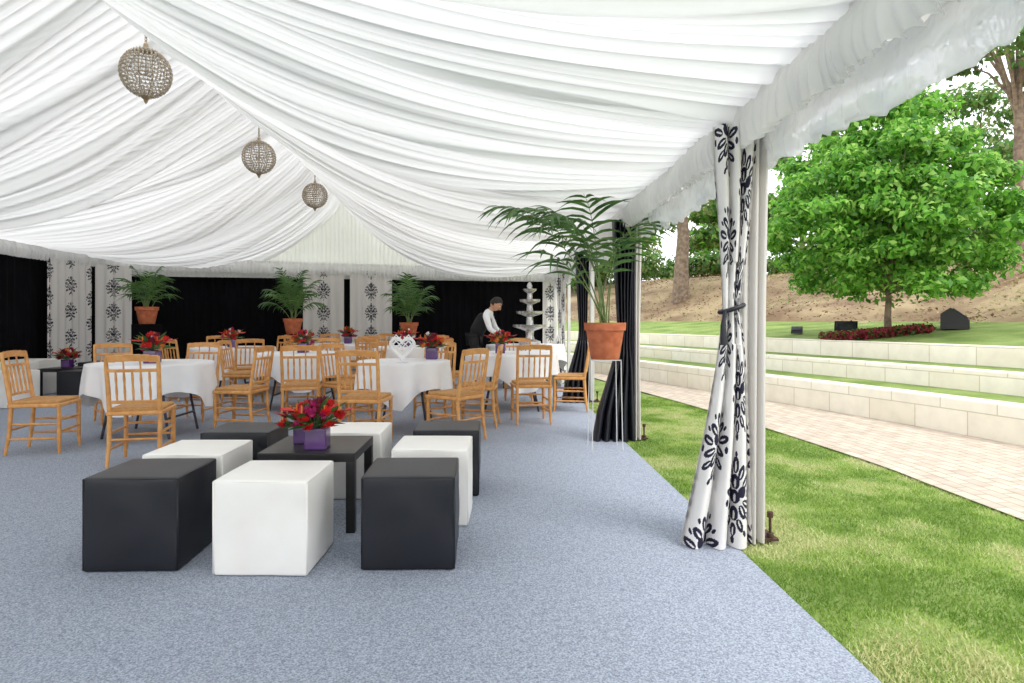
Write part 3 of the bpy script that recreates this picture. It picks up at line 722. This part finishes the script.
for z,q in ((zt-.006,.9),):
    P=[(-a*q,-a*q,z),(a*q,-a*q,z),(a*q,a*q,z),(-a*q,a*q,z)]
    for i in range(4): mb.cyl(P[i],P[(i+1)%4],.004,6,0)
mb.cyl((-a*.9,0,zt-.006),(a*.9,0,zt-.006),.006,6,0); mb.cyl((0,-a*.9,zt-.006),(0,a*.9,zt-.006),.006,6,0)
mb.obj('plant_stand',[M_wire],loc=(px,py,.01))
mf=[(0,70,80,.7),(50,78,60,.8),(95,82,50,.85),(140,72,75,.75),(185,70,90,.7),(230,78,70,.75),(275,74,80,.7),(320,80,60,.8),(20,86,40,.9),(200,86,40,.9),(340,60,90,.6),(160,60,90,.6)]
for i,(pxx,Y,zb) in enumerate([(147,11.2,1.14),(293,12.6,.94),(409,12.9,.86)]):
    x=(pxx-CX)/F*Y
    palm('potted_palm',(x,Y,zb),.18,.30,[(a+i*33,b,c,l*(1.2 if i else .9)) for a,b,c,l in mf],30+i,ll=.34,wid=.028,sp=.045)
    mb=MB(); mb.rbox((x,Y,.01+(zb-.01)/2),(.36,.36,zb-.012),.01,0); mb.obj('display_plinth',[M_black])

# ---------------------------------------------------------------- chandeliers
M_gold=mat('antique_brass',(150,130,104),(186,166,136),rough=.35,scale=20,metal=.7)
M_cry=mat('crystal_bead',(166,150,128),(214,202,186),rough=.1,scale=40,spec=1.0)
def chand_mesh(R=.235):
    mb=MB(); nl=19; nm=40
    for j in range(1,nl):
        ph=pi*j/nl; rr=R*math.sin(ph); z=R*math.cos(ph)
        mb.tube([(rr*math.cos(t),rr*math.sin(t),z) for t in np.linspace(0,2*pi,33)[:-1]],.003,4,0,closed=True)
        nb=max(8,int(nm*math.sin(ph)))
        for k in range(nb):
            t=2*pi*(k+.5*(j%2))/nb; c=Vector((rr*math.cos(t),rr*math.sin(t),z+.004)); s=.013
            mb.add([c+Vector(v)*s for v in ((1,0,0),(0,1,0),(-1,0,0),(0,-1,0),(0,0,1.35),(0,0,-1.35))],[(0,1,4),(1,2,4),(2,3,4),(3,0,4),(1,0,5),(2,1,5),(3,2,5),(0,3,5)],1)
    for k in range(12):
        t=2*pi*k/12; mb.tube([(R*math.sin(p)*math.cos(t),R*math.sin(p)*math.sin(t),R*math.cos(p)) for p in np.linspace(.05,pi-.05,17)],.004,4,0,cap=False)
    mb.lathe((0,0,0),[(0,R+.06),(.02,R+.055),(.025,R+.02),(.06,R),(.07,R-.015),(0,R-.01)],14,0)
    mb.lathe((0,0,0),[(0,-R+.01),(.045,-R),(.02,-R-.03),(.015,-R-.05),(0,-R-.07)],12,0)
    for k in range(6):
        z=R+.06+k*.03; v=k%2
        mb.tube([(.012*math.cos(t)*(1-v),.012*math.cos(t)*v,z+.019*math.sin(t)+.012) for t in np.linspace(0,2*pi,9)[:-1]],.005,4,0,closed=True)
    mb.lathe((0,0,0),[(0,.49),(.05,.485),(.06,.465),(.012,.45)],12,0)
    for a in range(3):
        t=a*2.1; mb.tube([(0,0,.0),(.05*math.cos(t),.05*math.sin(t),-.02),(.07*math.cos(t),.07*math.sin(t),.02)],.006,6,0); mb.tube([(.07*math.cos(t),.07*math.sin(t),.02),(.07*math.cos(t),.07*math.sin(t),.08)],.012,8,2)
    mb.tube([(0,0,R),(0,0,-.02)],.006,6,0)
    return mb.mesh('globe_chandelier',[M_gold,M_cry,M_cloth],ang=30)
CM=chand_mesh(.222)
for (X_,Y_,Z_) in [(XR+.05,6.05,3.54),(XR+.05,8.95,3.48),(XR+.03,11.8,3.5)]: inst('globe_chandelier',CM,(X_,Y_,Z_),rnd.random()*3)

# ---------------------------------------------------------------- fountain table + waiter
table(.55,11.6,.7,.95,5.5)
M_stonef=mat('fountain_metal',(170,168,166),(214,212,210),rough=.22,scale=14,metal=.75)
mb=MB(); mb.lathe((0,0,0),[(0,0),(.19,0),(.20,.06),(.09,.10),(.07,.17),(.08,.25),(.30,.32),(.31,.36),(.08,.34),(.065,.38),(.06,.50),(.24,.56),(.25,.60),(.065,.58),(.05,.72),(.18,.77),(.19,.81),(.055,.79),(.045,.92),(.12,.97),(.125,1.0),(.04,.98),(.05,1.05),(.03,1.1),(0,1.13)],28,0)
mb.obj('tiered_fountain',[M_stonef],loc=(.62,11.45,.767))
M_skin=mat('skin',(196,146,116),(208,158,128),rough=.5,scale=9); M_hair=mat('hair',(24,18,16),(40,30,26),rough=.6,scale=40); M_shirt=mat('shirt_cotton',(232,232,236),(244,244,246),rough=.8,scale=5); M_vest=mat('waistcoat',(18,18,22),(28,28,32),rough=.8,scale=8)
def skin(name,vs,es,rad,m,parent,root=0,sub=2):
    me=bpy.data.meshes.new(name); me.from_pydata(vs,es,[]); me.materials.append(m)
    o=bpy.data.objects.new(name,me); bpy.context.collection.objects.link(o); o.parent=parent
    md=o.modifiers.new('Skin','SKIN'); md.use_smooth_shade=True
    sl=me.skin_vertices[0].data
    for i,r in enumerate(rad):
        sl[i].radius=(r,r) if not hasattr(r,'__len__') else r; sl[i].use_root=(i==root)
    s=o.modifiers.new('Sub','SUBSURF'); s.levels=sub; s.render_levels=sub
    return o
W=empty('waiter',(-.36,11.2,.01)); W.rotation_euler=(0,0,math.radians(-10))
skin('trousers',[(0,0,.93),(0,.09,.88),(.02,.10,.50),(-.02,.11,.10),(0,-.09,.88),(.05,-.10,.50),(.01,-.11,.10)],[(0,1),(1,2),(2,3),(0,4),(4,5),(5,6)],[.13,.095,.068,.052,.095,.068,.052],M_vest,W)
for s in (-1,1):
    mb=MB(); mb.rbox((.06,s*.11,.045),(.27,.09,.08),.035,0); mb.obj('shoe',[M_tableblk],parent=W)
skin('waistcoat',[(0,0,.92),(.07,0,1.05),(.17,0,1.20),(.24,0,1.29)],[(0,1),(1,2),(2,3)],[(.125,.15),(.115,.14),(.125,.165),(.09,.13)],M_vest,W)
skin('shirt',[(.245,0,1.31),(.24,.17,1.27),(.34,.21,1.05),(.50,.13,.93),(.24,-.17,1.27),(.32,-.23,1.04),(.48,-.17,.92),(.285,0,1.37)],[(0,1),(1,2),(2,3),(0,4),(4,5),(5,6),(0,7)],[.085,.068,.05,.036,.068,.05,.036,.055],M_shirt,W)
skin('neck',[(.27,0,1.34),(.33,0,1.43)],[(0,1)],[.05,.052],M_skin,W)
for s,(hx,hy,hz) in ((1,(.50,.13,.93)),(-1,(.48,-.17,.92))):
    vs=[(hx,hy,hz),(hx+.05,hy-s*.015,hz-.035),(hx+.075,hy-s*.02,hz-.05)]; es=[(0,1),(1,2)]; rd=[.024,.03,.026]
    for q in range(4):
        b=len(vs); oy=(q-1.5)*.018; l=[.028,.034,.032,.024][q]
        vs+=[(hx+.085,hy-s*.02+oy,hz-.055),(hx+.085+l,hy-s*.02+oy,hz-.07),(hx+.09+l,hy-s*.02+oy,hz-.07-l*.8)]; es+=[(2,b),(b,b+1),(b+1,b+2)]; rd+=[.009,.0085,.007]
    b=len(vs); vs+=[(hx+.055,hy-s*.05,hz-.045),(hx+.085,hy-s*.06,hz-.07)]; es+=[(1,b),(b,b+1)]; rd+=[.01,.008]
    skin('hand',vs,es,rd,M_skin,W)
he=empty('head',(.385,0,1.475)); he.parent=W; he.rotation_euler=(0,math.radians(38),0)
mb=MB(); nu,nv=28,20
def headf(a,b):
    ph=pi*b; t=2*pi*a; x=math.sin(ph)*math.cos(t); y=math.sin(ph)*math.sin(t); z=math.cos(ph)
    X=x*.098; Yy=y*.076; Z=z*.118
    if z<0: Yy*=1-.28*z*z; X*=1-.12*z*z*(x<0); X+=.012*z*z
    if x>.75: X-=.008*max(0,1-abs(z-.05)/.2)*(abs(y)>.15)
    return (X,Yy,Z)
mb.grid(nu,nv,headf,0)
mb.tube([(.09,0,.02),(.108,0,-.015),(.118,0,-.03),(.098,0,-.038)],[.008,.011,.014,.01],8,0)
for s in (-1,1):
    mb.ball((.082,s*.03,.01),(.012,.015,.009),3,10,7); mb.ball((.093,s*.03,.01),(.004,.006,.006),2,8,6); mb.tube([(.092,s*.015,.03),(.094,s*.032,.035),(.084,s*.048,.03)],.004,6,1)
    mb.ball((-.005,s*.078,-.005),(.018,.008,.03),0,10,8)
mb.tube([(.088,-.022,-.062),(.097,0,-.06),(.088,.022,-.062)],[.004,.007,.004],6,4)
def hairf(a,b):
    ph=pi*b*.62; t=2*pi*a; x=math.sin(ph)*math.cos(t); y=math.sin(ph)*math.sin(t); z=math.cos(ph)
    zz=max(z, -.35 if x<.1 else (.1+.42*min(1,(x-.1)/.5)))
    g=1.1+.03*nz(x*9,y*9,z*9)
    return (x*.098*g-.006,y*.077*g,zz*.118*g+.004)
mb.grid(32,16,hairf,1)
LIP=mat('lips',(160,92,84),rough=.5); mb.obj('head_form',[M_skin,M_hair,M_tableblk,M_cloth,LIP],ang=None,parent=he)

# ---------------------------------------------------------------- light & world
w=bpy.data.worlds.new('World'); bpy.context.scene.world=w; w.use_nodes=True
bg=w.node_tree.nodes['Background']
tc=w.node_tree.nodes.new('ShaderNodeTexCoord'); sp=w.node_tree.nodes.new('ShaderNodeSeparateXYZ'); cr=w.node_tree.nodes.new('ShaderNodeValToRGB')
w.node_tree.links.new(tc.outputs['Generated'],sp.inputs[0]); w.node_tree.links.new(sp.outputs['Z'],cr.inputs['Fac']); w.node_tree.links.new(cr.outputs['Color'],bg.inputs['Color'])
cr.color_ramp.elements[0].color=(.98,.98,1,1); cr.color_ramp.elements[1].color=(.91,.95,1,1)
bg.inputs['Strength'].default_value=2.05
s=bpy.data.lights.new('sun','SUN'); s.energy=2.1; s.angle=math.radians(25); s.color=(1,.97,.92)
so=bpy.data.objects.new('sun',s); bpy.context.collection.objects.link(so); so.rotation_euler=Vector((-.55,.45,-1)).to_track_quat('-Z','Y').to_euler()

cam=bpy.data.cameras.new('camera'); cam.sensor_width=36; cam.lens=36*F/1024; cam.shift_x=(512-CX)/1024; cam.shift_y=-(341.5-HY)/1024; cam.clip_end=300
co=bpy.data.objects.new('camera',cam); bpy.context.collection.objects.link(co); co.location=(0,0,H); co.rotation_euler=(pi/2,0,0)
bpy.context.scene.camera=co
bpy.context.scene.view_settings.view_transform='Standard'
